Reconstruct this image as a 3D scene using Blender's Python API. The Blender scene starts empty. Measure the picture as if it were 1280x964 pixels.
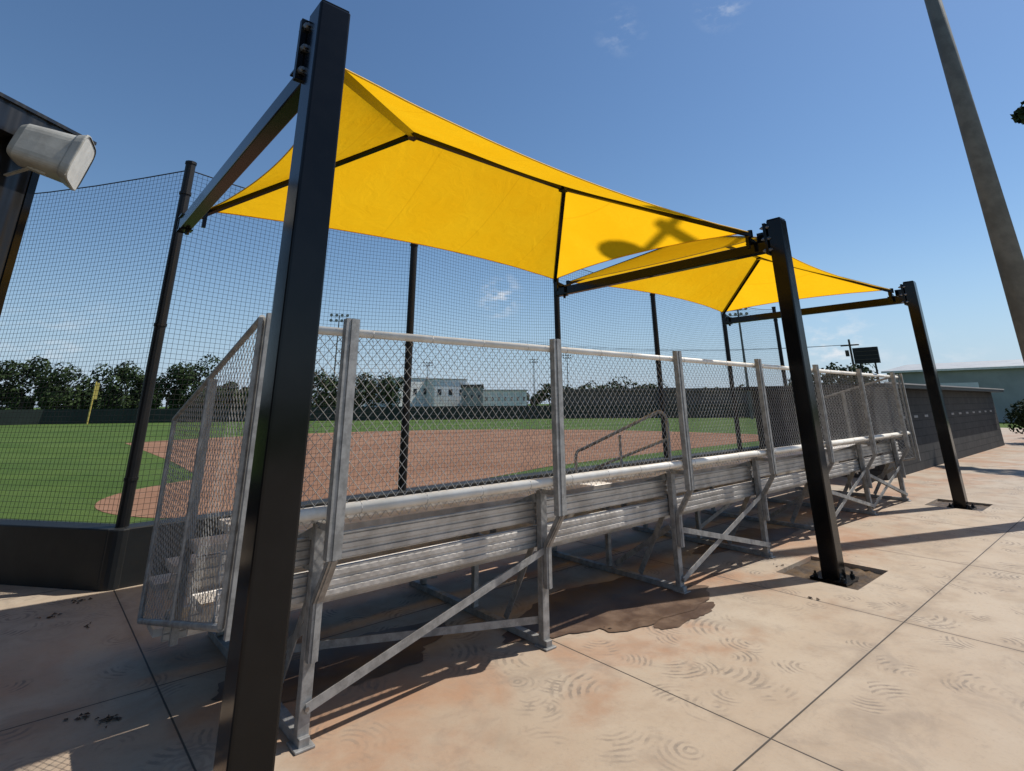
import bpy, math, random
from mathutils import Vector, Matrix
random.seed(7)
S=bpy.context.scene
D=bpy.data
# ------------------------------------------------------------------ helpers
class MB:
    def __init__(s): s.v=[]; s.f=[]
    def add(s,vs,fs):
        o=len(s.v); s.v+= [tuple(v) for v in vs]; s.f+=[tuple(i+o for i in f) for f in fs]
    def box(s,a,b):
        x0,y0,z0=a;x1,y1,z1=b
        s.add([(x0,y0,z0),(x1,y0,z0),(x1,y1,z0),(x0,y1,z0),(x0,y0,z1),(x1,y0,z1),(x1,y1,z1),(x0,y1,z1)],
              [(0,3,2,1),(4,5,6,7),(0,1,5,4),(1,2,6,5),(2,3,7,6),(3,0,4,7)])
    def bar(s,a,b,w,h,up=(0,0,1)):
        a=Vector(a);b=Vector(b);d=(b-a).normalized();up=Vector(up)
        if abs(d.dot(up))>.97: up=Vector((0,1,0)) if abs(d.y)<.9 else Vector((1,0,0))
        r=d.cross(up).normalized();u=r.cross(d).normalized()
        vs=[]
        for p in (a,b):
            for sx,sy in ((-1,-1),(1,-1),(1,1),(-1,1)): vs.append(p+r*sx*w/2+u*sy*h/2)
        s.add(vs,[(0,3,2,1),(4,5,6,7),(0,1,5,4),(1,2,6,5),(2,3,7,6),(3,0,4,7)])
    def tube(s,a,b,r,n=8,r2=None,cap=True):
        a=Vector(a);b=Vector(b);d=(b-a).normalized()
        r2=r if r2 is None else r2
        up=Vector((0,0,1)) if abs(d.z)<.9 else Vector((1,0,0))
        e=d.cross(up).normalized();g=d.cross(e).normalized()
        vs=[]
        for p,q in ((a,r),(b,r2)):
            for i in range(n):
                t=2*math.pi*i/n; vs.append(p+e*math.cos(t)*q+g*math.sin(t)*q)
        fs=[(i,(i+1)%n,n+(i+1)%n,n+i) for i in range(n)]
        if cap: fs+=[tuple(range(n-1,-1,-1)),tuple(range(n,2*n))]
        s.add(vs,fs)
    def path(s,pts,r,n=8):
        for i in range(len(pts)-1): s.tube(pts[i],pts[i+1],r,n)
    def quad(s,*p): s.add(p,[tuple(range(len(p)))])
def obj(name,mb,mat,parent=None,smooth=False,bevel=0):
    me=D.meshes.new(name); me.from_pydata(mb.v,[],mb.f); me.update()
    o=D.objects.new(name,me); S.collection.objects.link(o)
    if mat: me.materials.append(mat)
    if parent: o.parent=parent
    if smooth:
        for p in me.polygons: p.use_smooth=True
    if bevel:
        m=o.modifiers.new('b','BEVEL'); m.width=bevel; m.segments=2; m.limit_method='ANGLE'
    return o
def empty(name):
    o=D.objects.new(name,None); S.collection.objects.link(o); o.empty_display_size=.1; return o
# ------------------------------------------------------------------ materials
def newmat(name):
    m=D.materials.new(name); m.use_nodes=True; n=m.node_tree.nodes; b=n['Principled BSDF']; return m,m.node_tree,b
def mth(nt,op,a,b=None,c=None,clamp=False):
    n=nt.nodes.new('ShaderNodeMath'); n.operation=op; n.use_clamp=clamp
    for i,x in enumerate((a,b,c)):
        if x is None: continue
        if isinstance(x,(int,float)): n.inputs[i].default_value=x
        else: nt.links.new(x,n.inputs[i])
    return n.outputs[0]
def mix(nt,f,a,b,blend='MIX'):
    n=nt.nodes.new('ShaderNodeMix'); n.data_type='RGBA'; n.blend_type=blend
    for i,x in ((0,f),(6,a),(7,b)):
        if isinstance(x,(int,float)): n.inputs[i].default_value=x
        elif isinstance(x,tuple): n.inputs[i].default_value=(x[0],x[1],x[2],1)
        else: nt.links.new(x,n.inputs[i])
    return n.outputs[2]
def noise(nt,vec,scale,detail=5,rough=.6,dist=0):
    n=nt.nodes.new('ShaderNodeTexNoise'); n.inputs['Scale'].default_value=scale; n.inputs['Detail'].default_value=detail
    n.inputs['Roughness'].default_value=rough; n.inputs['Distortion'].default_value=dist
    if vec: nt.links.new(vec,n.inputs['Vector'])
    return n.outputs['Fac']
def sstep(nt,x,lo,hi):
    n=nt.nodes.new('ShaderNodeMapRange'); n.interpolation_type='SMOOTHSTEP'
    nt.links.new(x,n.inputs[0]); n.inputs[1].default_value=lo; n.inputs[2].default_value=hi
    n.inputs[3].default_value=0; n.inputs[4].default_value=1
    return n.outputs[0]
def geo(nt): return nt.nodes.new('ShaderNodeNewGeometry').outputs['Position']
def bump(nt,b,h,st,dist=.01):
    n=nt.nodes.new('ShaderNodeBump'); n.inputs['Strength'].default_value=st; n.inputs['Distance'].default_value=dist
    nt.links.new(h,n.inputs['Height']); nt.links.new(n.outputs[0],b.inputs['Normal'])
def simple(name,c1,c2,scale=3,rough=.6,metal=0,bs=0.0,r2=None,bscale=60,spec=.5):
    m,nt,b=newmat(name); p=geo(nt)
    f=sstep(nt,noise(nt,p,scale,6,.65),.35,.65)
    nt.links.new(mix(nt,f,c1,c2),b.inputs['Base Color'])
    b.inputs['Metallic'].default_value=metal
    b.inputs['Specular IOR Level'].default_value=spec
    if r2 is None: b.inputs['Roughness'].default_value=rough
    else:
        r=mth(nt,'MULTIPLY_ADD',noise(nt,p,scale*2.3,5),(r2-rough),rough); nt.links.new(r,b.inputs['Roughness'])
    if bs: bump(nt,b,noise(nt,p,bscale,4),bs)
    return m
M={}
M['blackpaint']=simple('black_powdercoat',(.0030,.0030,.0034),(.005,.005,.0055),4,.10,0,.0,.20,90,.28)
M['black']=simple('black_matte',(.006,.006,.006),(.011,.010,.010),5,.5,spec=.3)
M['net']=simple('net_cord',(.006,.006,.007),(.010,.010,.010),5,.8)
M['bolt']=simple('bolt_steel',(.35,.35,.35),(.22,.22,.22),40,.35,.9)
M['galv']=simple('galvanised',(.36,.355,.34),(.225,.22,.21),14,.48,.45,.05,.66)
M['alum']=simple('mill_aluminium',(.58,.55,.51),(.40,.37,.335),5,.40,.5,.03,.60)
M['wire']=simple('chain_wire',(.38,.38,.37),(.28,.28,.27),9,.5,.4)
M['white']=simple('white_rail',(.82,.79,.72),(.70,.66,.58),6,.45,0)
M['padding']=simple('wall_padding',(.006,.007,.007),(.012,.013,.012),2,.5,0,.2,.65,8)
M['fenceg']=simple('outfield_fence_mat',(.008,.017,.011),(.015,.024,.017),1,.7)
M['yellowp']=simple('yellow_paint',(.55,.42,.10),(.45,.34,.07),3,.5)
M['speaker']=simple('speaker_shell',(.42,.41,.365),(.30,.29,.255),5,.5,0,.05)
M['speakerdark']=simple('speaker_front',(.62,.61,.56),(.52,.51,.47),9,.6)
M['whitewall']=simple('white_wall',(.80,.79,.76),(.68,.67,.64),.4,.7)
M['greywall']=simple('grey_wall',(.36,.34,.32),(.28,.27,.26),.4,.8)
M['brownroof']=simple('brown_roof',(.10,.075,.06),(.07,.055,.045),.5,.7)
M['window']=simple('window_glass',(.02,.025,.03),(.04,.045,.05),1,.15)
M['bark']=simple('bark',(.09,.065,.045),(.05,.038,.028),6,.9)
M['polegrey']=simple('pole_concrete',(.15,.15,.135),(.10,.10,.09),3,.7,0,.15,None,40)
M['leafdead']=simple('dead_leaf',(.09,.055,.032),(.035,.022,.014),30,.8)
M['roofgrey']=simple('roof_grey',(.42,.42,.40),(.34,.34,.33),1,.5,.2)

def concrete():
    m,nt,b=newmat('concrete'); p=geo(nt); L=nt.links
    sx=nt.nodes.new('ShaderNodeSeparateXYZ'); L.new(p,sx.inputs[0]); X,Y=sx.outputs[0],sx.outputs[1]
    n1=noise(nt,p,.55,6,.62,.3); n2=noise(nt,p,2.7,7,.65,.2); n3=noise(nt,p,45,5,.7); n4=noise(nt,p,9,6,.7)
    col=mix(nt,sstep(nt,n1,.33,.67),(.375,.290,.205),(.430,.355,.268))
    col=mix(nt,mth(nt,'MULTIPLY',sstep(nt,n2,.45,.72),.5),col,(.28,.21,.145))
    wy=mth(nt,'ADD',Y,mth(nt,'MULTIPLY',mth(nt,'SUBTRACT',n2,.5),2.4))
    band=mth(nt,'MULTIPLY',sstep(nt,wy,2.0,3.1),mth(nt,'SUBTRACT',1.0,sstep(nt,wy,4.6,6.0)))
    patch=sstep(nt,noise(nt,p,.9,5,.6,.5),.40,.66)
    col=mix(nt,mth(nt,'MULTIPLY',mth(nt,'MULTIPLY',band,patch),.65),col,(.34,.155,.07))
    streak=sstep(nt,noise(nt,p,1.35,6,.7,1.2),.60,.74)
    col=mix(nt,mth(nt,'MULTIPLY',streak,.35),col,(.33,.205,.125))
    grime=sstep(nt,noise(nt,p,1.9,7,.72,.8),.50,.70)
    col=mix(nt,mth(nt,'MULTIPLY',grime,.42),col,(.20,.16,.125))
    pit=sstep(nt,noise(nt,p,16,6,.8,.6),.60,.70)
    col=mix(nt,mth(nt,'MULTIPLY',pit,.35),col,(.17,.13,.10))
    # boot scuffs : short parallel smears grouped in small patches
    def arcs(scale,freq,rad,thr,seed,off):
        mp=nt.nodes.new('ShaderNodeMapping'); mp.inputs['Location'].default_value=(seed,seed*.7,0); mp.inputs['Rotation'].default_value=(0,0,seed); L.new(p,mp.inputs[0])
        vo=nt.nodes.new('ShaderNodeTexVoronoi'); vo.voronoi_dimensions='2D'; vo.inputs['Scale'].default_value=scale; L.new(mp.outputs[0],vo.inputs['Vector'])
        rs=nt.nodes.new('ShaderNodeSeparateColor'); L.new(vo.outputs['Color'],rs.inputs[0])
        sb=nt.nodes.new('ShaderNodeVectorMath'); sb.operation='SUBTRACT'; L.new(mp.outputs[0],sb.inputs[0]); L.new(vo.outputs['Position'],sb.inputs[1])
        cb=nt.nodes.new('ShaderNodeCombineXYZ')
        L.new(mth(nt,'MULTIPLY_ADD',rs.outputs[0],off*2,-off),cb.inputs[0]); L.new(mth(nt,'MULTIPLY_ADD',rs.outputs[1],off*2,-off),cb.inputs[1])
        ad=nt.nodes.new('ShaderNodeVectorMath'); ad.operation='ADD'; L.new(sb.outputs[0],ad.inputs[0]); L.new(cb.outputs[0],ad.inputs[1])
        sp=nt.nodes.new('ShaderNodeSeparateXYZ'); L.new(ad.outputs[0],sp.inputs[0])
        dd=mth(nt,'SQRT',mth(nt,'ADD',mth(nt,'POWER',sp.outputs[0],2.0),mth(nt,'POWER',sp.outputs[1],2.0)))
        dd=mth(nt,'ADD',dd,mth(nt,'MULTIPLY',n4,.05))
        rings=sstep(nt,mth(nt,'SINE',mth(nt,'MULTIPLY',dd,freq)),-.3,.7)
        msk=mth(nt,'GREATER_THAN',rs.outputs[2],thr)
        edge=mth(nt,'SUBTRACT',1.0,sstep(nt,mth(nt,'ADD',vo.outputs['Distance'],mth(nt,'MULTIPLY',mth(nt,'SUBTRACT',n2,.5),.5)),rad*.5,rad))
        brk=sstep(nt,noise(nt,mp.outputs[0],7,2,.5),.40,.52)
        return mth(nt,'MULTIPLY',mth(nt,'MULTIPLY',mth(nt,'MULTIPLY',rings,msk),edge),brk)
    a1=arcs(2.1,150,.34,.40,1.3,.20); a2=arcs(1.5,120,.30,.50,4.7,.26); a3=arcs(2.9,170,.34,.5,8.1,.15)
    ar=mth(nt,'MAXIMUM',mth(nt,'MAXIMUM',a1,a2),a3)
    ar=mth(nt,'MULTIPLY',ar,sstep(nt,noise(nt,p,.6,3),.34,.54))
    ar=mth(nt,'MULTIPLY',ar,mth(nt,'MULTIPLY_ADD',sstep(nt,n4,.35,.65),.7,.3))
    col=mix(nt,mth(nt,'MULTIPLY',ar,.85),col,(.145,.118,.095))
    col=mix(nt,mth(nt,'MULTIPLY',sstep(nt,n3,.5,.75),.28),col,(.24,.185,.135))
    col=mix(nt,mth(nt,'MULTIPLY',sstep(nt,n4,.56,.72),.30),col,(.22,.17,.125))
    jx=mth(nt,'PINGPONG',mth(nt,'ADD',X,21.21),1.105)
    jy=mth(nt,'PINGPONG',mth(nt,'ADD',Y,24.85),1.325)
    j=mth(nt,'MINIMUM',jx,jy)
    jm=mth(nt,'SUBTRACT',1.0,sstep(nt,j,.003,.007))
    jw=mth(nt,'MULTIPLY',mth(nt,'SUBTRACT',1.0,sstep(nt,j,.0,.06)),.30)
    col=mix(nt,mth(nt,'MULTIPLY',jw,sstep(nt,n2,.35,.6)),col,(.20,.15,.11))
    col=mix(nt,jm,col,(.05,.04,.03))
    L.new(col,b.inputs['Base Color'])
    L.new(mth(nt,'MULTIPLY_ADD',n2,.3,.6),b.inputs['Roughness'])
    h=mth(nt,'SUBTRACT',mth(nt,'MULTIPLY_ADD',n4,.5,mth(nt,'MULTIPLY',n3,.3)),mth(nt,'MULTIPLY',jm,1.5))
    bump(nt,b,h,.35,.01)
    return m
M['concrete']=concrete()
def puddle():
    m,nt,b=newmat('wet_mud'); p=geo(nt)
    nt.links.new(mix(nt,sstep(nt,noise(nt,p,3,6),.38,.65),(.075,.042,.025),(.15,.095,.06)),b.inputs['Base Color'])
    nt.links.new(mth(nt,'MULTIPLY_ADD',noise(nt,p,6,4),.5,.25),b.inputs['Roughness']); return m
M['wet']=puddle()
M['rustmud']=simple('rusty_mud',(.105,.06,.022),(.032,.020,.012),5,.3,0,.5,.75,30)
def grass():
    m,nt,b=newmat('grass'); p=geo(nt); L=nt.links
    n1=noise(nt,p,.25,4); n2=noise(nt,p,6,6,.7); n3=noise(nt,p,45,4,.7)
    c=mix(nt,sstep(nt,n1,.35,.65),(.052,.095,.014),(.078,.125,.021))
    c=mix(nt,mth(nt,'MULTIPLY',sstep(nt,n2,.4,.7),.5),c,(.030,.062,.010))
    c=mix(nt,mth(nt,'MULTIPLY',sstep(nt,n3,.5,.8),.5),c,(.105,.145,.035))
    sx=nt.nodes.new('ShaderNodeSeparateXYZ'); L.new(p,sx.inputs[0])
    st=mth(nt,'GREATER_THAN',mth(nt,'SINE',mth(nt,'MULTIPLY',mth(nt,'ADD',sx.outputs[0],mth(nt,'MULTIPLY',sx.outputs[1],.35)),1.6)),0)
    c=mix(nt,mth(nt,'MULTIPLY',st,.12),c,(.10,.145,.04))
    L.new(c,b.inputs['Base Color']); b.inputs['Roughness'].default_value=.9; b.inputs['Specular IOR Level'].default_value=.2
    bump(nt,b,mth(nt,'ADD',n3,n2),.6,.03); return m
M['grass']=grass()
def dirtm():
    m,nt,b=newmat('infield_dirt'); p=geo(nt)
    c=mix(nt,sstep(nt,noise(nt,p,.35,6,.6,.4),.35,.65),(.255,.138,.083),(.205,.104,.060))
    c=mix(nt,mth(nt,'MULTIPLY',sstep(nt,noise(nt,p,3,6,.7),.45,.7),.45),c,(.29,.175,.115))
    nt.links.new(c,b.inputs['Base Color']); b.inputs['Roughness'].default_value=.95; b.inputs['Specular IOR Level'].default_value=.15
    bump(nt,b,noise(nt,p,25,4),.35); return m
M['dirt']=dirtm()
def leaf():
    m,nt,b=newmat('leaf'); p=geo(nt)
    c=mix(nt,sstep(nt,noise(nt,p,.9,4),.35,.65),(.012,.026,.008),(.034,.056,.014))
    c=mix(nt,mth(nt,'MULTIPLY',sstep(nt,noise(nt,p,6,2),.5,.8),.5),c,(.05,.075,.02))
    nt.links.new(c,b.inputs['Base Color']); b.inputs['Roughness'].default_value=.8; b.inputs['Specular IOR Level'].default_value=.2; return m
M['leaf']=leaf()
def fabric():
    m,nt,b=newmat('shade_fabric'); p=geo(nt); L=nt.links
    n=noise(nt,p,1.3,4); n2=noise(nt,p,110,3)
    sx=nt.nodes.new('ShaderNodeSeparateXYZ'); L.new(p,sx.inputs[0])
    c=mix(nt,sstep(nt,n,.3,.7),(.93,.495,.008),(.95,.535,.011))
    c=mix(nt,mth(nt,'MULTIPLY',sstep(nt,n2,.45,.7),.22),c,(.80,.385,.005))
    se=mth(nt,'PINGPONG',mth(nt,'ADD',sx.outputs[0],20.3),.55)
    c=mix(nt,mth(nt,'MULTIPLY',mth(nt,'SUBTRACT',1.0,sstep(nt,se,.006,.012)),.25),c,(.66,.32,.005))
    d=nt.nodes.new('ShaderNodeBsdfDiffuse'); t=nt.nodes.new('ShaderNodeBsdfTranslucent'); mx=nt.nodes.new('ShaderNodeMixShader')
    L.new(c,d.inputs[0]); L.new(c,t.inputs[0]); mx.inputs[0].default_value=.60
    bp=nt.nodes.new('ShaderNodeBump'); bp.inputs['Strength'].default_value=.25; bp.inputs['Distance'].default_value=.04
    L.new(noise(nt,p,4,3,.5,1.2),bp.inputs['Height']); L.new(bp.outputs[0],d.inputs['Normal']); L.new(bp.outputs[0],t.inputs['Normal'])
    L.new(d.outputs[0],mx.inputs[1]); L.new(t.outputs[0],mx.inputs[2])
    L.new(mx.outputs[0],nt.nodes['Material Output'].inputs[0]); return m
M['fabric']=fabric()
M['hem']=simple('hem_webbing',(.85,.49,.02),(.75,.42,.015),20,.7)
def block():
    m,nt,b=newmat('painted_block'); p=geo(nt); L=nt.links
    sx=nt.nodes.new('ShaderNodeSeparateXYZ'); L.new(p,sx.inputs[0])
    cb=nt.nodes.new('ShaderNodeCombineXYZ'); L.new(mth(nt,'ADD',sx.outputs[0],sx.outputs[1]),cb.inputs[0]); L.new(sx.outputs[2],cb.inputs[1])
    br=nt.nodes.new('ShaderNodeTexBrick'); L.new(cb.outputs[0],br.inputs['Vector']); br.inputs['Scale'].default_value=1
    br.inputs['Brick Width'].default_value=.37; br.inputs['Row Height'].default_value=.185; br.inputs['Mortar Size'].default_value=.012
    br.inputs['Color1'].default_value=(.036,.035,.034,1); br.inputs['Color2'].default_value=(.050,.048,.046,1); br.inputs['Mortar'].default_value=(.016,.016,.016,1)
    c=mix(nt,mth(nt,'MULTIPLY',sstep(nt,noise(nt,p,2,5),.45,.7),.4),br.outputs['Color'],(.065,.062,.058))
    L.new(c,b.inputs['Base Color']); b.inputs['Roughness'].default_value=.8; b.inputs['Specular IOR Level'].default_value=.25
    bump(nt,b,br.outputs['Fac'],-.5,.01); return m
M['block']=block()
def corr(name,c1,c2,freq,rough=.4):
    m,nt,b=newmat(name); p=geo(nt); L=nt.links
    f=sstep(nt,noise(nt,p,.8,4),.35,.65); L.new(mix(nt,f,c1,c2),b.inputs['Base Color'])
    b.inputs['Roughness'].default_value=rough
    sx=nt.nodes.new('ShaderNodeSeparateXYZ'); L.new(p,sx.inputs[0])
    bump(nt,b,mth(nt,'SINE',mth(nt,'MULTIPLY',mth(nt,'ADD',sx.outputs[0],mth(nt,'MULTIPLY',sx.outputs[1],.8)),freq)),.6,.02); return m
M['shedmetal']=corr('shed_metal',(.006,.006,.007),(.010,.010,.011),28,.35)
M['greenmetal']=corr('grey_metal',(.29,.30,.275),(.34,.345,.32),8,.6)

# ------------------------------------------------------------------ ground
GZ=-.05
g=MB(); R=900; n=48
g.add([(0,0,GZ)]+[(R*math.cos(2*math.pi*i/n),R*math.sin(2*math.pi*i/n),GZ) for i in range(n)],[(0,1+i,1+(i+1)%n) for i in range(n)])
obj('ground',g,M['grass'])
PX=[.82,6.15,11.43]; PY=2.43
pv=MB()
holes=[(x-.3,x+.55) for x in PX]
xs=[-9]+[v for h in holes for v in h]+[19,26,44]; ys=[-14,2.13,2.85,6.86]
for i in range(len(xs)-1):
    for j in range(3):
        if j==1 and any(abs(xs[i]-h[0])<1e-6 for h in holes): continue
        pv.quad((xs[i],ys[j],0),(xs[i+1],ys[j],0),(xs[i+1],ys[j+1],0),(xs[i],ys[j+1],0))
pv.quad((-9,6.86,0),(.85,6.86,0),(-9,19.6,0))
for h in holes:
    a,b_=h; z=-.046
    pv.quad((a,2.13,0),(a,2.13,z),(b_,2.13,z),(b_,2.13,0)); pv.quad((b_,2.85,0),(b_,2.85,z),(a,2.85,z),(a,2.85,0))
    pv.quad((a,2.85,0),(a,2.85,z),(a,2.13,z),(a,2.13,0)); pv.quad((b_,2.13,0),(b_,2.13,z),(b_,2.85,z),(b_,2.85,0))
obj('concrete_pavement',pv,M['concrete'])
for h in holes:
    pm=MB(); k=16
    vs=[];fs=[]
    for i in range(k+1):
        for j in range(k+1):
            vs.append((h[0]+(h[1]-h[0])*i/k,2.13+.72*j/k,-.036+random.uniform(-.009,.010)))
    for i in range(k):
        for j in range(k): q=i*(k+1)+j; fs.append((q,q+k+1,q+k+2,q+1))
    pm.add(vs,fs); obj('mud_pit',pm,M['rustmud'],smooth=True)
def blob(cx,cy,rx,ry,seed,z=.004):
    rr=random.Random(seed); m=MB(); n=96; ph=[rr.uniform(0,6.28) for _ in range(6)]
    ps=[]
    for i in range(n):
        t=2*math.pi*i/n; r=1+.16*math.sin(2*t+ph[0])+.12*math.sin(3*t+ph[1])+.07*math.sin(5*t+ph[2])+.04*math.sin(9*t+ph[3])+.03*math.sin(17*t+ph[4])+.02*math.sin(29*t+ph[5])
        ps.append((cx+rx*r*math.cos(t),cy+ry*r*math.sin(t),z))
    m.add([(cx,cy,z)]+ps,[(0,1+i,1+(i+1)%n) for i in range(n)]); return m
obj('puddle',blob(4.22,2.86,.32,.17,3),M['wet'])
obj('puddle',blob(3.95,3.35,1.0,.44,5,.0065),M['wet'])
obj('puddle',blob(1.9,3.85,.65,.36,8),M['wet'])
obj('puddle',blob(6.9,3.7,.9,.3,12),M['wet'])
dm=MB(); pts=[]
c=(11.3,14.5)
for i in range(61):
    t=math.radians(-9+ (116+9)*i/60); r=17.6+1.3*max(0,math.sin(t*1.2-.2))
    pts.append((c[0]+r*math.cos(t),c[1]+r*math.sin(t)))
pts=[p for p in pts if p[0]>3.6]+[(3.6,31.5),(3.6,20),(3.4,15.2),(2.6,14.7)]
for i in range(24):
    t=math.radians(120+ (285-120)*i/23); pts.append((3.9+2.75*math.cos(t),12.2+2.75*math.sin(t)))
pts+=[(6,9.9),(7.5,10.3),(10.9,11.2),(15,11.5),(20,11.7),(25,11.8)]
dm.quad(*[(x,y,GZ+.006) for x,y in pts]); obj('infield_dirt',dm,M['dirt'])

# ------------------------------------------------------------------ canopy posts
def canopy_post(x,i):
    e=empty('canopy_support_post'); s=.165
    m=MB(); m.box((x-s/2,PY-s/2,-.04),(x+s/2,PY+s/2,3.60)); obj('post',m,M['blackpaint'],e,bevel=.012)
    m=MB(); m.box((x-.075,PY-.075,3.60),(x+.075,PY+.075,3.612)); obj('post_cap',m,M['blackpaint'],e,bevel=.004)
    m=MB(); m.box((x-.16,PY-.16,-.03),(x+.16,PY+.16,-.008)); obj('base_plate',m,M['blackpaint'],e)
    m=MB()
    for dx in(-.12,.12):
        for dy in(-.12,.12):
            m.tube((x+dx,PY+dy,-.008),(x+dx,PY+dy,.015),.022,6); m.tube((x+dx,PY+dy,.01),(x+dx,PY+dy,.04),.011,8)
    obj('anchor_bolts',m,M['black'],e)
    m=MB(); y0=PY+s/2
    m.box((x-.115,y0+.002,3.20),(x+.115,y0+.018,3.57)); m.box((x-.115,y0+.020,3.20),(x+.115,y0+.036,3.57))
    m.box((x-.006,y0+.036,3.36),(x+.006,y0+.16,3.50))
    obj('mount_plate',m,M['blackpaint'],e,bevel=.003)
    m=MB()
    for dx in(-.09,.09):
        for z in (3.25,3.385,3.52):
            m.tube((x+dx,y0-.02,z),(x+dx,y0+.002,z),.02,6); m.tube((x+dx,y0+.036,z),(x+dx,y0+.058,z),.02,6); m.tube((x+dx,y0-.035,z),(x+dx,y0+.075,z),.010,8)
    obj('plate_bolts',m,M['bolt'],e)
    m=MB(); m.bar((x,y0+.036,3.31),(x,5.98,3.31),.10,.125); obj('cantilever_beam',m,M['blackpaint'],e,bevel=.008)
    m=MB(); m.box((x-.056,5.98,3.242),(x+.056,5.99,3.378)); obj('beam_end_cap',m,M['blackpaint'],e)
    m=MB()
    for yy in (2.72,5.86):
        for sd in (-1,1):
            if (i==0 and sd<0) or (i==2 and sd>0): continue
            m.bar((x,yy,3.385),(x+sd*.15,yy,3.42),.05,.05)
            m.bar((x+sd*.15,yy,3.30),(x+sd*.15,yy,3.50),.035,.035)
        m.box((x-.065,yy-.07,3.374),(x+.065,yy+.07,3.386))
    yy=5.86
    m.tube((x+.02,yy,3.20),(x+.02,yy,3.30),.02,8); m.box((x-.06,yy-.05,3.235),(x+.06,yy+.05,3.245))
    obj('corner_bracket',m,M['blackpaint'],e)
for i,x in enumerate(PX): canopy_post(x,i)

def canopy(x0,x1):
    e=empty('shade_canopy'); y0,y1,zc,zp=2.68,5.90,3.46,4.18
    xm0=x0+1.42; xm1=x1-1.42; ym=(y0+y1)/2
    C=[Vector((x0,y0,zc)),Vector((x1,y0,zc)),Vector((x1,y1,zc)),Vector((x0,y1,zc))]
    A=Vector((xm0,ym,zp)); B=Vector((xm1,ym,zp))
    m=MB()
    for a,b in ((C[0],A),(C[3],A),(C[1],B),(C[2],B),(A,B)): m.bar(a,b,.05,.05)
    for p in (A,B): m.box(p-Vector((.05,.05,.04)),p+Vector((.05,.05,.026)))
    obj('hip_frame',m,M['blackpaint'],e)
    m=MB()
    off=Vector((0,0,.032))
    def patch(P,Q,TP,TQ,inw,ins,sag):
        ns,nt_=48,24; vs=[];fs=[]
        for j in range(nt_+1):
            t=j/nt_
            for i in range(ns+1):
                s=i/ns
                E=P.lerp(Q,s)+Vector(inw)*(ins*4*s*(1-s))+Vector((0,0,.03*4*s*(1-s)))
                T=TP.lerp(TQ,s)
                v=E.lerp(T,t)+off
                v.z-=sag*math.sin(math.pi*t)*math.sin(math.pi*s)
                v.z+=.006*math.sin(38*s)*math.exp(-s*9)*(1-t)*min(1,s*12)+.006*math.sin(38*(1-s))*math.exp(-(1-s)*9)*(1-t)*min(1,(1-s)*12)
                vs.append(v)
        for j in range(nt_):
            for i in range(ns):
                q=j*(ns+1)+i; fs.append((q,q+1,q+ns+2,q+ns+1))
        m.add(vs,fs)
        return [vs[i] for i in range(ns+1)]
    ed=[]
    ed.append(patch(C[0],C[1],A,B,(0,1,0),.26,.07)); ed.append(patch(C[2],C[3],B,A,(0,-1,0),.26,.07))
    ed.append(patch(C[1],C[2],B,B,(-1,0,0),.20,.05)); ed.append(patch(C[3],C[0],A,A,(1,0,0),.20,.05))
    obj('fabric',m,M['fabric'],e,smooth=True)
    m=MB()
    for L in ed:
        for i in range(len(L)-1): m.tube(L[i]-Vector((0,0,.004)),L[i+1]-Vector((0,0,.004)),.006,6,cap=False)
    obj('edge_hem',m,M['hem'],e,smooth=True)
    m=MB()
    for q in C: m.tube(q+Vector((0,0,-.03)),q+Vector((0,0,.05)),.03,8)
    obj('corner_shackles',m,M['blackpaint'],e)
canopy(PX[0]+.15,PX[1]-.15); canopy(PX[1]+.15,PX[2]-.15)

# ------------------------------------------------------------------ chain link generator
def clip(poly,p,d):
    t0,t1=-1e9,1e9; n=len(poly)
    area=sum(poly[i][0]*poly[(i+1)%n][1]-poly[(i+1)%n][0]*poly[i][1] for i in range(n))
    sg=1 if area>0 else -1
    for i in range(n):
        a=poly[i];b=poly[(i+1)%n]; ex,ey=b[0]-a[0],b[1]-a[1]
        nx,ny=-ey*sg,ex*sg
        den=nx*d[0]+ny*d[1]; num=nx*(p[0]-a[0])+ny*(p[1]-a[1])
        if abs(den)<1e-9:
            if num<0: return None
            continue
        t=-num/den
        if den>0: t0=max(t0,t)
        else: t1=min(t1,t)
    return (t0,t1) if t1>t0+.002 else None
def chainlink(mb,poly,fn,pitch=.060,r=.0018):
    us=[p[0] for p in poly]; vs=[p[1] for p in poly]; u0,u1,v0,v1=min(us),max(us),min(vs),max(vs)
    H=v1-v0; k=1.12
    for sg,off in ((1,.0015),(-1,-.0015)):
        u=u0-H-pitch
        while u<u1+H+pitch:
            st=(u,v0); d=(sg/k,1.0)
            c=clip(poly,st,d)
            if c:
                a=(st[0]+d[0]*c[0],st[1]+d[1]*c[0]); b=(st[0]+d[0]*c[1],st[1]+d[1]*c[1])
                mb.tube(fn(a[0],a[1],off),fn(b[0],b[1],off),r,4,cap=False)
            u+=pitch
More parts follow.
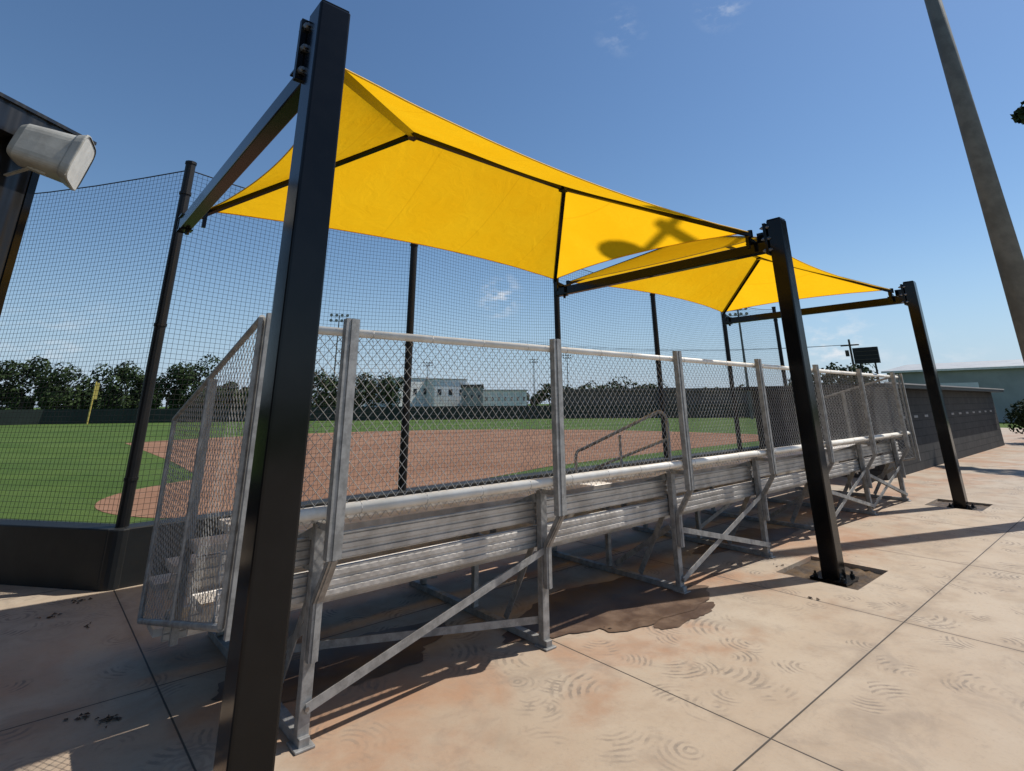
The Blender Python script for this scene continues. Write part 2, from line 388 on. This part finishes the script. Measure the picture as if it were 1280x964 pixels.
# ------------------------------------------------------------------ bleachers
BL=empty('bleachers')
FX=[1.32+1.67*k for k in range(7)]; XA,XB=.86,11.80
fr=MB()
for k,x in enumerate(FX):
    fr.bar((x,3.15,.04),(x,3.15,.985),.06,.05)
    fr.bar((x+.031,3.176,.04),(x+.031,3.176,.985),.008,.06)
    fr.bar((x,3.10,.025),(x,4.92,.025),.055,.045)
    fr.bar((x,3.19,.93),(x,4.80,.33),.045,.06)
    fr.bar((x,3.95,.05),(x,3.95,.62),.045,.045)
    fr.bar((x,4.72,.05),(x,4.72,.36),.045,.045)
    fr.bar((x+.028,3.60,.05),(x+.028,3.20,.74),.008,.05,(0,1,0))
    if k%2==0: fr.bar((x+.03,3.90,.07),(x+.03,3.22,.50),.008,.045,(0,1,0))
    for r,(ys,zs) in enumerate(((3.17,1.0),(3.72,.80),(4.27,.60),(4.80,.42))):
        if r: fr.bar((x,ys,zs-.37 if zs>.45 else .08),(x,ys,zs-.01),.04,.04)
        fr.bar((x,ys-.02,zs-.012),(x,min(ys+.24,4.95),zs-.012),.04,.03)
        if r<3: fr.bar((x,ys+.03,zs-.24),(x,ys+.5,zs-.24),.04,.03)
    fr.box((x-.05,3.08,.001),(x+.05,3.20,.012))
obj('frames',fr,M['galv'],BL,bevel=.003)
br=MB()
def brace(a,b): br.bar(a,b,.007,.045,(0,0,1)); br.bar((a[0],a[1]+.02,a[2]-.02),(b[0],b[1]+.02,b[2]-.02),.035,.006)
brace((FX[0],3.112,.16),(FX[1],3.112,.60)); brace((FX[0]+.02,4.0,.14),(FX[1],3.19,.15)); brace((FX[0],4.5,.35),(FX[1],4.5,.16))
brace((FX[2],3.112,.10),(FX[3],3.112,.62)); brace((FX[2],3.10,.50),(FX[3],3.10,.12))
brace((FX[4],3.112,.10),(FX[5],3.112,.62)); brace((FX[4],3.10,.50),(FX[5],3.10,.12))
brace((FX[5],3.112,.10),(FX[6],3.112,.55)); brace((FX[5],3.10,.55),(FX[6],3.10,.10))
brace((FX[1],4.0,.12),(FX[2],4.0,.5)); brace((FX[3],4.0,.12),(FX[4],4.0,.5))
brace((FX[1],4.0,.5),(FX[2],4.7,.12))
obj('cross_braces',br,M['galv'],BL)
bt=MB()
for (x,y,z) in [(FX[0],3.112,.16),(FX[1],3.112,.60),(FX[2],3.112,.10),(FX[3],3.112,.62),(FX[2],3.1,.50),(FX[3],3.1,.12)]:
    bt.tube((x,y-.012,z),(x,y+.01,z),.012,6)
def plank(mb,prof,xa=XA,xb=XB):
    n=len(prof); vs=[(xa,y,z) for y,z in prof]+[(xb,y,z) for y,z in prof]
    fs=[(i,(i+1)%n,n+(i+1)%n,n+i) for i in range(n)]+[tuple(range(n)),tuple(range(2*n-1,n-1,-1))]
    mb.add(vs,fs)
XM=6.335
def split(mb,prof):
    plank(mb,prof,XA,XM-.004); plank(mb,prof,XM+.004,XB)
def hplank(mb,y0,y1,z,th=.042,rib=8):
    prof=[(y0,z-th),(y0,z-.004)]
    w=(y1-y0)/rib
    for i in range(rib):
        a=y0+w*i
        prof+=[(a+w*.12,z),(a+w*.62,z),(a+w*.74,z-.004),(a+w*.88,z-.004)]
    prof+=[(y1,z-.004),(y1,z-th)]
    split(mb,prof)
def vplank(mb,y,z0,z1,rib=4,th=.03,amp=.010):
    prof=[(y+th,z0),(y,z0)]; h=(z1-z0)/rib
    for i in range(rib):
        a=z0+h*i
        prof+=[(y,a+h*.10),(y-amp,a+h*.20),(y-amp,a+h*.70),(y,a+h*.80)]
    prof+=[(y,z1),(y+th,z1)]
    split(mb,prof)
pk=MB()
for ys,zs in ((3.13,1.030),(3.70,.845),(4.25,.645),(4.72,.445)): hplank(pk,ys,ys+.24,zs)
for y0,z in ((3.42,.62),(3.97,.42),(4.50,.24)): hplank(pk,y0,y0+.235,z)
hplank(pk,3.66,3.69,.62,.03,1)
vplank(pk,3.20,.60,.735,3); vplank(pk,3.225,.765,.90,3)
vplank(pk,3.66,.43,.59,3); vplank(pk,3.70,.64,.79,3); vplank(pk,4.22,.25,.41,3); vplank(pk,4.25,.46,.59,2)
obj('planks',pk,M['alum'],BL)
gp=MB()
def channel(pts,w=.085,d=.042,t=.006):
    for i in range(len(pts)-1):
        a=Vector(pts[i]);b=Vector(pts[i+1])
        gp.bar(a,b,w,t,(0,1,0))
        for s in(-1,1):
            o=Vector((s*(w/2-t/2),d/2+t/2,0)); gp.bar(a+o,b+o,t,d,(0,1,0))
        gp.bar(a+Vector((0,-.006,0)),b+Vector((0,-.006,0)),.022,.007,(0,1,0))
for x in FX:
    channel([(x,2.935,2.07),(x,2.935,.84)],.08)
    channel([(x,2.935,.84),(x,3.085,.62),(x,3.085,.36)],.05,.03)
    gp.bar((x,2.97,.98),(x,3.14,.98),.05,.03)
obj('guard_posts',gp,M['galv'],BL)
rl=MB(); yr=3.015
rl.tube((XA,yr,2.0),(XB,yr,2.0),.024,12); rl.tube((XA,yr,1.055),(XB,yr,1.055),.030,12)
rl2=MB()
for x in FX:
    for z,q in ((2.0,.0265),(1.055,.0325)): rl2.tube((x-.02,yr,z),(x+.02,yr,z),q,12); rl2.box((x-.012,2.975,z-.01),(x+.012,yr,z+.01))
xx=XA+.2
while xx<XB:
    for z,q in ((2.0,.026),(1.055,.032)): rl2.tube((xx,yr,z),(xx+.004,yr,z),q,8); rl2.tube((xx,yr,z-q),(xx+.01,yr-.012,z-q-.03),.0018,4)
    xx+=.42
obj('rail_clamps',rl2,M['galv'],BL); obj('guard_rails',rl,M['white'],BL,smooth=True)
cl=MB(); chainlink(cl,[(XA,.985),(XB,.985),(XB,2.02),(XA,2.02)],lambda u,v,o:(u,yr+.026+o,v))
sidepoly=[(3.0,.64),(4.88,.20),(4.88,1.50),(3.0,2.04)]
sp=MB()
for X in (XA-.02,XB+.02):
    chainlink(cl,sidepoly,lambda u,v,o,X=X:(X+o,u,v))
    q=[(X,a,b) for a,b in sidepoly]
    for i in range(4): sp.tube(q[i],q[(i+1)%4],.017,10)
    sp.tube((X,3.94,.42),(X,3.94,1.77),.016,8)
for X in (XA-.02,XB+.02): 
    for y,z0,z1 in ((2.96,.6,2.06),(3.98,.3,1.76)): sp.bar((X+.03,y,z0),(X+.03,y,z1),.04,.03)
obj('side_rails',sp,M['galv'],BL)
obj('chain_link_mesh',cl,M['wire'],BL)
hr=MB(); X=5.2
def arcpath(y0,z0,y1,z1,zb0,zb1):
    P=[(X,y0,zb0),(X,y0,z0-.10)]
    for i in range(1,7):
        t=math.pi/2*i/6; P.append((X,y0+.10*(1-math.cos(t)),z0-.10+.10*math.sin(t)))
    P.append((X,y1-.10,z1+.05))
    for i in range(1,6):
        t=math.pi/2*i/5; P.append((X,y1-.10+.10*math.sin(t),z1+.05-.10*(1-math.cos(t))))
    P.append((X,y1,zb1)); return P
hr.path(arcpath(3.50,1.50,4.85,1.0,.62,.22),.018,8)
hr.tube((X,3.52,1.22),(X,4.83,.76),.015,8); hr.tube((X,4.15,.42),(X,4.15,1.24),.016,8)
obj('aisle_handrail',hr,M['galv'],BL,smooth=True)
obj('bolts',bt,M['bolt'],BL)

# ------------------------------------------------------------------ backstop netting
NP=[(-8.4,18.75),(-5.9,15.5),(-2.5,11.1),(.88,6.75),(3.98,6.9),(7.1,6.95),(10.2,6.95),(13.3,6.95),(16.4,6.95)]
NT=empty('backstop_netting'); ZT=4.24
pm=MB()
for i,(x,y) in enumerate(NP):
    pm.tube((x,y,.3),(x,y,ZT+.04),.056,14,.052); pm.tube((x,y,ZT+.04),(x,y,ZT+.07),.06,10)
    for z in (.9,2.4,3.9): pm.tube((x,y,z),(x,y,z+.03),.062,12)
obj('net_poles',pm,M['black'],NT,smooth=False)
nt_=MB(); cell=.052; rr=.0020
for i in range(len(NP)-1):
    a=Vector((*NP[i],0));b=Vector((*NP[i+1],0)); L=(b-a).length; d=(b-a)/L; nn=Vector((-d.y,d.x,0))*.06
    nseg=8
    sg=lambda u: .10*4*u*(1-u)
    rows=int((ZT-.46)/cell)
    bow=lambda u,w:nn*(1+1.0*math.sin(math.pi*u)*math.sin(math.pi*w)+.25*math.sin(9*u+2)*w)
    for r in range(rows+1):
        zz=.46+(ZT-.46)*r/rows; w=r/rows
        for q in range(nseg):
            u0=q/nseg;u1=(q+1)/nseg
            nt_.tube(a+d*L*u0+bow(u0,w)+Vector((0,0,zz-sg(u0)*w)),a+d*L*u1+bow(u1,w)+Vector((0,0,zz-sg(u1)*w)),rr,3,cap=False)
    nv=int(L/cell)
    for q in range(nv):
        u=q/nv; prev=None
        for h in range(5):
            w=h/4; p=a+d*L*u+bow(u,w)+Vector((0,0,.46+(ZT-.46)*w-sg(u)*w))
            if prev is not None: nt_.tube(prev,p,rr,3,cap=False)
            prev=p
    for q in range(nseg):
        u0=q/nseg;u1=(q+1)/nseg
        nt_.tube(a+d*L*u0+bow(u0,1)+Vector((0,0,ZT-sg(u0))),a+d*L*u1+bow(u1,1)+Vector((0,0,ZT-sg(u1))),.007,6,cap=False)
obj('net_mesh',nt_,M['net'],NT)
pw=MB()
for i in range(len(NP)-1):
    a=Vector((*NP[i],0));b=Vector((*NP[i+1],0)); d=(b-a).normalized(); nn=Vector((-d.y,d.x,0)); 
    L=(b-a).length; k=max(1,round(L/2.2))
    for q in range(k):
        p=a+d*(L*q/k+.003)-nn*.02; r=a+d*(L*(q+1)/k-.003)-nn*.02
        pw.bar(p+Vector((0,0,.235)),r+Vector((0,0,.235)),.24,.53)
    if 0<i: pw.tube((NP[i][0],NP[i][1]-.02,-.03),(NP[i][0],NP[i][1]-.02,.497),.128,20)
obj('padded_backstop_wall',pw,M['padding'],bevel=.012)

# ------------------------------------------------------------------ outfield fence, foul pole
of=MB(); P=[(-30,68),(-14,70),(1,70),(15,63),(27,55),(38,47),(49,38),(58,28),(64,16),(66,9)]
posts=MB()
for i in range(len(P)-1):
    a=Vector((*P[i],0));b=Vector((*P[i+1],0)); of.bar(a+Vector((0,0,.62)),b+Vector((0,0,.62)),.05,1.38)
    n=4
    for q in range(n):
        p=a.lerp(b,q/n); posts.tube(p+Vector((0,.08,-.06)),p+Vector((0,.08,1.42)),.05,6)
e=empty('outfield_fence'); obj('windscreen',of,M['fenceg'],e); obj('fence_posts',posts,M['black'],e)
f=MB(); f.tube((4.3,66,-.06),(4.3,66,3.8),.08,10); f.box((4.3,65.96,2.2),(4.62,66.0,3.7)); obj('foul_pole',f,M['yellowp'])

# ------------------------------------------------------------------ dugout (concrete block)
DG=empty('block_dugout'); m=MB()
x0,x1,y0,y1,h=13.9,27.4,4.1,6.75,1.86
m.box((x0,y0,0),(x1,y0+.2,h)); m.box((x0,y0+.2,0),(x0+.2,y1,h)); m.box((x1-.2,y0+.2,0),(x1,y1,h))
obj('walls',m,M['block'],DG)
m=MB()
xx=x0+1.9
while xx<x1-.6:
    m.box((xx,y0-.012,1.18),(xx+.30,y0+.004,1.235)); xx+=.95
obj('vents',m,M['greywall'],DG)
m=MB(); m.box((x0-.2,y0-.35,h+.003),(x1+.2,y1+.5,h+.09)); obj('roof',m,M['black'],DG)
m=MB(); m.box((x0-.21,y0-.37,h+.085),(x1+.21,y0-.352,h+.115)); obj('roof_edge',m,M['greywall'],DG)

# ------------------------------------------------------------------ shed + loudspeaker
SH=empty('equipment_shed')
C=Vector((-.34,5.9,0)); d1=Vector((.753,.658,0)).normalized(); d2=Vector((-.658,.753,0)).normalized()
def obox(mb,c,u,v,a,b,cc,dd,z0,z1):
    ps=[c+u*a+v*cc,c+u*b+v*cc,c+u*b+v*dd,c+u*a+v*dd]
    mb.add([p+Vector((0,0,z0)) for p in ps]+[p+Vector((0,0,z1)) for p in ps],[(0,3,2,1),(4,5,6,7),(0,1,5,4),(1,2,6,5),(2,3,7,6),(3,0,4,7)])
m=MB(); obox(m,C,d1,d2,-3.2,0,0,3.0,0,3.68); obj('metal_walls',m,M['shedmetal'],SH)
m=MB(); obox(m,C,d1,d2,-3.3,.03,-.02,.02,0.001,0.08); obox(m,C,d1,d2,-.05,.012,-.012,.05,.09,3.67); obj('corner_trim',m,M['blackpaint'],SH)
m=MB(); obox(m,C,d1,d2,-3.45,.20,-.20,3.2,3.685,3.76); obox(m,C,d1,d2,-3.47,.22,-.22,-.20,3.66,3.90); obox(m,C,d1,d2,.20,.22,-.22,3.2,3.66,3.90); obox(m,C,d1,d2,-3.49,.24,-.24,3.22,3.90,3.93)
obj('roof_trim',m,M['shedmetal'],SH)
LS=empty('loudspeaker')
ax=Vector((.95,-.20,-.20)).normalized(); rt=ax.cross(Vector((0,0,1))).normalized(); up=rt.cross(ax).normalized()
c0=Vector((-.27,5.42,3.56))
m=MB(); rings=[(-.23,.09,.09),(-.215,.13,.13),(-.17,.155,.155),(-.05,.17,.165),(.08,.18,.175),(.14,.185,.18),(.155,.20,.19),(.205,.215,.21),(.215,.215,.21),(.22,.205,.20)]
nn=32; vs=[]
for (t,a,b) in rings:
    for i in range(nn):
        th=2*math.pi*i/nn; cx,cy=math.cos(th),math.sin(th); p_=.42
        vs.append(c0+ax*t+rt*(a*abs(cx)**p_*(1 if cx>0 else -1))+up*(b*abs(cy)**p_*(1 if cy>0 else -1)))
fs=[]
for k in range(len(rings)-1):
    for i in range(nn): fs.append((k*nn+i,k*nn+(i+1)%nn,(k+1)*nn+(i+1)%nn,(k+1)*nn+i))
fs.append(tuple(range(nn))[::-1]); m.add(vs,fs); obj('horn_cabinet',m,M['speaker'],LS,smooth=False,bevel=.003)
m=MB(); m.add([c0+ax*.212+rt*a*.195+up*b*.19 for a,b in((-1,-1),(1,-1),(1,1),(-1,1))],[(0,1,2,3)]); 
obj('front_grille',m,M['speakerdark'],LS)
m=MB(); wp=C-d1*.25-d2*.02
m.bar(wp+Vector((0,0,3.6)),c0-ax*.05+rt*.0,.04,.04); m.bar(c0-ax*.05-up*.15,wp+Vector((0,0,3.40)),.03,.012)
m.bar(c0-ax*.08-up*.165,c0+ax*.04-up*.178,.04,.02)
obj('wall_bracket',m,M['speaker'],LS)

# ------------------------------------------------------------------ light poles
def flood(mb,p,dirv,r=.2):
    d=Vector(dirv).normalized(); p=Vector(p)
    mb.tube(p-d*.22,p,r*.45,12,r); mb.tube(p,p+d*.04,r,12)
LP=empty('light_pole'); m=MB(); px,py=11.5,1.06
H=13.0
m.tube((px,py,0),(px,py,H),.20,20,.085); obj('tapered_shaft',m,M['polegrey'],LP,smooth=True)
m=MB(); m.tube((px,py,0),(px,py,.12),.27,16); m.bar((px-.5,py-.75,H-.2),(px+.5,py+.75,H-.2),.09,.09)
obj('crossarm',m,M['polegrey'],LP)
m=MB()
for t in(-.7,.7): flood(m,(px+t*.62,py+t,H+.16),(.1,.6,-.9),.34)
obj('flood_lamps',m,M['black'],LP)
def tower(x,y,H,w,rows=2,cols=4):
    e=empty('field_light_tower'); m=MB(); m.tube((x,y,-.06),(x,y,H),.16,8,.09); obj('shaft',m,M['polegrey'],e)
    m=MB(); d=Vector((-y,x,0)).normalized()
    for r in range(rows):
        z=H-.15-r*.55*w/1.6; m.bar(Vector((x,y,z))-d*w/2,Vector((x,y,z))+d*w/2,.07,.07)
        for c in range(cols):
            p=Vector((x,y,z+.14))+d*(w*(c/(cols-1)-.5)); flood(m,p,Vector((-x,-y,-14)),.16*w/1.6)
    obj('lamp_rack',m,M['greywall'],e)
def pol(deg,dist): return (dist*math.cos(math.radians(deg)),dist*math.sin(math.radians(deg)))
x,y=pol(67.2,95); tower(x,y,1.6+14.4,2.6)
x,y=pol(26.2,60); tower(x,y,1.6+9.2,1.6)
x,y=pol(58,140); tower(x,y,11.5,2)
x,y=pol(47,150); tower(x,y,13,2)
x,y=pol(43.5,150); tower(x,y,14,2)

# ------------------------------------------------------------------ distant buildings
def rbuild(name,deg,dist,w,dep,h,mat,roofmat=None,rot=0,wins=0,rh=.3):
    e=empty(name); x,y=pol(deg,dist); c=Vector((x,y,0)); a=math.radians(deg+rot)
    v=Vector((math.cos(a),math.sin(a),0)); u=Vector((-v.y,v.x,0))
    m=MB(); obox(m,c,u,v,-w/2,w/2,0,dep,-.06,h); obj('walls',m,M[mat],e)
    m=MB(); obox(m,c,u,v,-w/2-.2,w/2+.2,-.2,dep+.2,h+.004,h+rh); obj('roof',m,M[roofmat or mat],e)
    if wins:
        m=MB()
        for i in range(wins):
            t=-w/2+w*(i+.5)/wins; obox(m,c,u,v,t-w/wins*.16,t+w/wins*.16,-.03,.02,h*.5,h*.68)
        obj('windows',m,M['window'],e)
    return e
rbuild('school_building',59.2,130,8.0,12,7.2,'whitewall','roofgrey',30,3,.15)
rbuild('school_building',55.6,128,8,12,6.9,'whitewall','roofgrey',22,3,.15)
rbuild('gymnasium_building',63.0,135,10,12,5.2,'whitewall','roofgrey',20,5,.2)
rbuild('warehouse_building',50.3,125,12,10,4.2,'whitewall','roofgrey',20,8)
rbuild('house',53.4,118,4.5,5,4.8,'greywall','brownroof',0,3,.6)
rbuild('batting_cage_building',39,76,16,5,3.0,'brownroof','brownroof',-8,10,.35)
rbuild('batting_cage_building',28,70,14,5,2.8,'brownroof','brownroof',-8,9,.35)
e=empty('metal_warehouse'); m=MB(); m.box((56,-14,-.06),(72,15.0,4.0)); obj('walls',m,M['greenmetal'],e)
m=MB(); m.add([(55.7,-14.3,4.01),(55.7,15.3,4.01),(64,15.3,4.9),(64,-14.3,4.9),(72.3,15.3,4.01),(72.3,-14.3,4.01)],[(0,3,2,1),(3,5,4,2)]); obj('roof',m,M['roofgrey'],e)
m=MB(); m.box((55.6,-14.3,3.85),(55.72,15.3,4.005)); obj('gutter',m,M['white'],e)
m=MB()
for yy in (-9,-3,3,9): m.box((55.97,yy,0),(55.995,yy+2.4,2.9))
obj('roller_doors',m,M['whitewall'],e)
e=empty('scoreboard'); m=MB(); cx,cy=47.8,13.9
for dy in(-.5,.5): m.tube((cx,cy+dy,-.06),(cx,cy+dy,4.5),.07,8)
obj('legs',m,M['black'],e); m=MB(); m.box((cx-.1,cy-.85,4.3),(cx+.1,cy+.85,5.5)); 
obj('panel',m,M['black'],e,bevel=.02)
m=MB()
for z in(4.6,4.9,5.2): m.bar((cx-.13,cy-.8,z),(cx-.13,cy+.8,z),.02,.03)
obj('panel_ribs',m,M['brownroof'],e)
e=empty('utility_pole'); m=MB(); m.tube((52,16.2,-.06),(52,16.2,6.6),.12,8,.08); m.bar((52,15.5,6.1),(52,16.9,6.1),.08,.1); m.tube((52,16.5,5.2),(52,16.5,5.7),.15,8); obj('pole',m,M['bark'],e)
m=MB()
for a_,b_ in (((52,15.6,6.15),(44,50,9)),((52,16.8,6.15),(44,51.2,9))):
    A=Vector(a_);B=Vector(b_); pp=None
    for i in range(13):
        t=i/12;p=A.lerp(B,t)-Vector((0,0,.8*4*t*(1-t)))
        if pp is not None: m.tube(pp,p,.014,4,cap=False)
        pp=p
obj('wires',m,M['black'],e)

# ------------------------------------------------------------------ trees
def leaves(mb,c,r,nl,ls,rnd,zmin=.1):
    for i in range(nl):
        while True:
            v=Vector((rnd.uniform(-1,1),rnd.uniform(-1,1),rnd.uniform(-1,1)))
            if .1<v.length<1: break
        v=v.normalized()*(v.length**.35)
        p=Vector(c)+v*r
        if p.z<zmin: p.z=zmin+rnd.random()*.3
        nrm=(v+Vector((rnd.uniform(-.7,.7),rnd.uniform(-.7,.7),rnd.uniform(-.4,.9)))).normalized()
        t=nrm.orthogonal().normalized(); b=nrm.cross(t); s=ls*rnd.uniform(.6,1.3)
        mb.add([p-t*s,p-b*s*.6,p+t*s,p+b*s*.6],[(0,1,2,3)])
def crown(mb,cx,cy,cz,rx,rz,nl,ls,rnd):
    K=14
    for i in range(K):
        a=rnd.uniform(0,6.28); zz=rnd.uniform(-.9,.66); q=rnd.uniform(.2,.78)*math.sqrt(max(.1,1-zz*zz*.9))
        leaves(mb,(cx+rx*q*math.cos(a),cy+rx*q*math.sin(a),cz+rz*zz),rx*rnd.uniform(.32,.50),nl//K,ls,rnd)
def tree(lm,tm,x,y,h,rnd,wide=1,nl=520,ls=.22):
    rx=h*.34*wide; th=h*.30
    tm.tube((x,y,-.06),(x,y,th),.05*h*.5,7,.03*h*.5)
    for i in range(4):
        a=rnd.uniform(0,6.28); tm.tube((x,y,th*.9),(x+rx*.5*math.cos(a),y+rx*.5*math.sin(a),h*.62),.06,5,.03)
    crown(lm,x,y,h*.56,rx,h*.40,nl,ls,rnd)
rn=random.Random(23); lm=MB();tm=MB()
for deg,hh,wd in ((98,6.9,1.2),(95.5,7.1,1.2),(92.9,7.6,1.2),(90.6,7.9,1.2),(88.4,6.8,1.1),(86.4,6.9,1.15),(84.4,7.3,1.1),(82.8,5.9,1.0),(81.0,7.5,1.15),(78.9,8.4,1.15),(77.0,6.0,1.0),(75.2,4.4,1.2)):
    x,y=pol(deg,rn.uniform(83,88)); tree(lm,tm,x,y,hh,rn,wd,2200,.20)
for deg in (71.8,69.6,67.4,65.2,63.2,61.6):
    x,y=pol(deg,rn.uniform(88,94)); tree(lm,tm,x,y,rn.uniform(5.8,7.6),rn,1.15,1700,.21)
e=empty('distant_tree_row'); obj('foliage',lm,M['leaf'],e); obj('trunks',tm,M['bark'],e)
lm=MB();tm=MB(); deg=104
while deg>3:
    dist=rn.uniform(165,185); hh=rn.uniform(4.4,7.2)
    if 46>deg>34: hh+=2.2
    if 14>deg: hh+=1.5
    x,y=pol(deg,dist); tree(lm,tm,x,y,hh,rn,1.6,520,.5); deg-=rn.uniform(.9,1.6)
e=empty('distant_tree_row'); obj('foliage',lm,M['leaf'],e); obj('trunks',tm,M['bark'],e)
lm=MB();tm=MB()
for (x,y,h) in ((52,16.5,4.9),(51,18.3,4.6),(50,20,4.2),(62,21,5)): tree(lm,tm,x,y,h,rn,1.2,1200,.17)
e=empty('distant_tree_row'); obj('foliage',lm,M['leaf'],e); obj('trunks',tm,M['bark'],e)
lm=MB();tm=MB()
for (x,y,h) in ((29,3.3,1.9),(31,2.7,1.6),(33,3.1,2.1)): tree(lm,tm,x,y,h,rn,1.5,2500,.06)
e=empty('shrub'); obj('foliage',lm,M['leaf'],e); obj('stems',tm,M['bark'],e)
lm=MB();tm=MB(); tx,ty=25,-4.6
tm.tube((tx,ty,-.05),(tx,ty,5.2),.34,12,.24)
for (ex,ey,ez) in ((26.5,-6.5,9.5),(23.6,-6.2,9.8),(24.2,-3.2,10.6),(26.4,-3.4,10.2),(25,-4.8,12)):
    tm.tube((tx,ty,5.0),(ex,ey,ez),.16,8,.07); leaves(lm,(ex,ey,ez),1.9,1500,.13,rn)
tm.tube((24.2,-3.2,10.6),(25,.45,11.4),.07,6,.02)
for q in ((25,.85,11.35,.26),(24.9,.62,11.15,.30),(24.9,.5,11.5,.34),(24.7,-.3,11.3,.6),(24.5,-1.3,11.1,.9)): leaves(lm,q[:3],q[3],int(120*q[3]/.35),.15,rn)
e=empty('shade_tree'); obj('foliage',lm,M['leaf'],e); obj('trunk_and_limbs',tm,M['bark'],e)

# fallen leaves / debris
m=MB(); rl_=random.Random(4)
for (x,y,nq,sp_) in ((.62,4.05,14,.035),(.52,4.16,8,.03),(.62,6.45,9,.035),(.42,6.15,8,.04),(.66,5.7,4,.03),(3.55,3.05,4,.02),(6.1,2.95,3,.03),(5.35,2.30,5,.025)):
    for i in range(nq):
        a=x+rl_.gauss(0,sp_);b=y+rl_.gauss(0,sp_); s=rl_.uniform(.010,.024); t=rl_.uniform(0,6.28)
        ca,sa=math.cos(t)*s,math.sin(t)*s; z=.005
        m.add([(a+ca,b+sa,z),(a-sa*.6,b+ca*.6,z+rl_.uniform(.0,.012)),(a-ca,b-sa,z),(a+sa*.6,b-ca*.6,z+rl_.uniform(0,.012))],[(0,1,2),(0,2,3)])
obj('fallen_leaves',m,M['leafdead'])

# ------------------------------------------------------------------ world, sun
el=math.radians(55); sh=Vector((.925,-.38,0)).normalized()
sd=Vector((sh.x*math.cos(el),sh.y*math.cos(el),math.sin(el)))
W=D.worlds.new('World'); S.world=W; W.use_nodes=True; nt=W.node_tree; L=nt.links
bg=nt.nodes['Background']; sky=nt.nodes.new('ShaderNodeTexSky'); sky.sky_type='NISHITA'; sky.sun_disc=False
sky.sun_elevation=el; sky.sun_rotation=math.atan2(sh.x,sh.y); sky.air_density=1.15; sky.dust_density=.25; sky.ozone_density=4.3
tc=nt.nodes.new('ShaderNodeTexCoord')
hs=nt.nodes.new('ShaderNodeHueSaturation'); hs.inputs['Saturation'].default_value=1.08; L.new(sky.outputs[0],hs.inputs['Color']); col=hs.outputs[0]
sz=nt.nodes.new('ShaderNodeSeparateXYZ'); L.new(tc.outputs['Generated'],sz.inputs[0])
hz=mth(nt,'SUBTRACT',1.0,sstep(nt,sz.outputs[2],-.02,.34)); hz=mth(nt,'POWER',hz,1.8)
col=mix(nt,mth(nt,'MULTIPLY',hz,.72),col,(3.6,5.1,7.4))
nz=nt.nodes.new('ShaderNodeTexNoise'); nz.inputs['Scale'].default_value=26; nz.inputs['Detail'].default_value=7; nz.inputs['Roughness'].default_value=.62
mp=nt.nodes.new('ShaderNodeMapping'); mp.inputs['Scale'].default_value=(1,1,2.2); L.new(tc.outputs['Generated'],mp.inputs[0]); L.new(mp.outputs[0],nz.inputs['Vector'])
tot=None
for (v,rad,amt) in (((.625,.758,.188),.05,.75),((.646,.46,.608),.05,.16),((.722,.316,.615),.05,.3),((.946,.316,.067),.085,.75),((.99,.2,.02),.09,.4),((.0,1,.06),.12,.3)):
    vv=Vector(v).normalized()
    ds=nt.nodes.new('ShaderNodeVectorMath'); ds.operation='DISTANCE'; L.new(tc.outputs['Generated'],ds.inputs[0]); ds.inputs[1].default_value=vv
    f=mth(nt,'SUBTRACT',1.0,mth(nt,'DIVIDE',ds.outputs['Value'],rad),clamp=True)
    f=mth(nt,'MULTIPLY',f,amt*1.3)
    tot=f if tot is None else mth(nt,'MAXIMUM',tot,f)
fac=mth(nt,'MULTIPLY',sstep(nt,nz.outputs['Fac'],.45,.72),tot,clamp=True)
c=mix(nt,fac,col,(7.5,7.8,8.2)); L.new(c,bg.inputs[0]); bg.inputs[1].default_value=.108
sl=D.lights.new('sun','SUN'); sl.energy=4.9; sl.angle=math.radians(.53); sl.color=(1,.955,.89)
so=D.objects.new('sun',sl); S.collection.objects.link(so); so.rotation_euler=sd.to_track_quat('Z','Y').to_euler()

# ------------------------------------------------------------------ camera
cam=D.cameras.new('camera'); co=D.objects.new('camera',cam); S.collection.objects.link(co); S.camera=co
fw=Vector((.6235,.7218,.2990)).normalized(); r=Vector((.7583,-.6525,-.0067)); r=(r-fw*r.dot(fw)).normalized(); u=r.cross(fw).normalized()
mt=Matrix(((r.x,u.x,-fw.x,0),(r.y,u.y,-fw.y,0),(r.z,u.z,-fw.z,1.6),(0,0,0,1))); co.matrix_world=mt
cam.sensor_fit='HORIZONTAL'; cam.sensor_width=36; cam.lens=36*666/1280; cam.shift_y=-(482-295)/1280; cam.clip_end=3000; cam.clip_start=.05
S.view_settings.view_transform='Standard'; S.view_settings.look='None'; S.view_settings.exposure=0
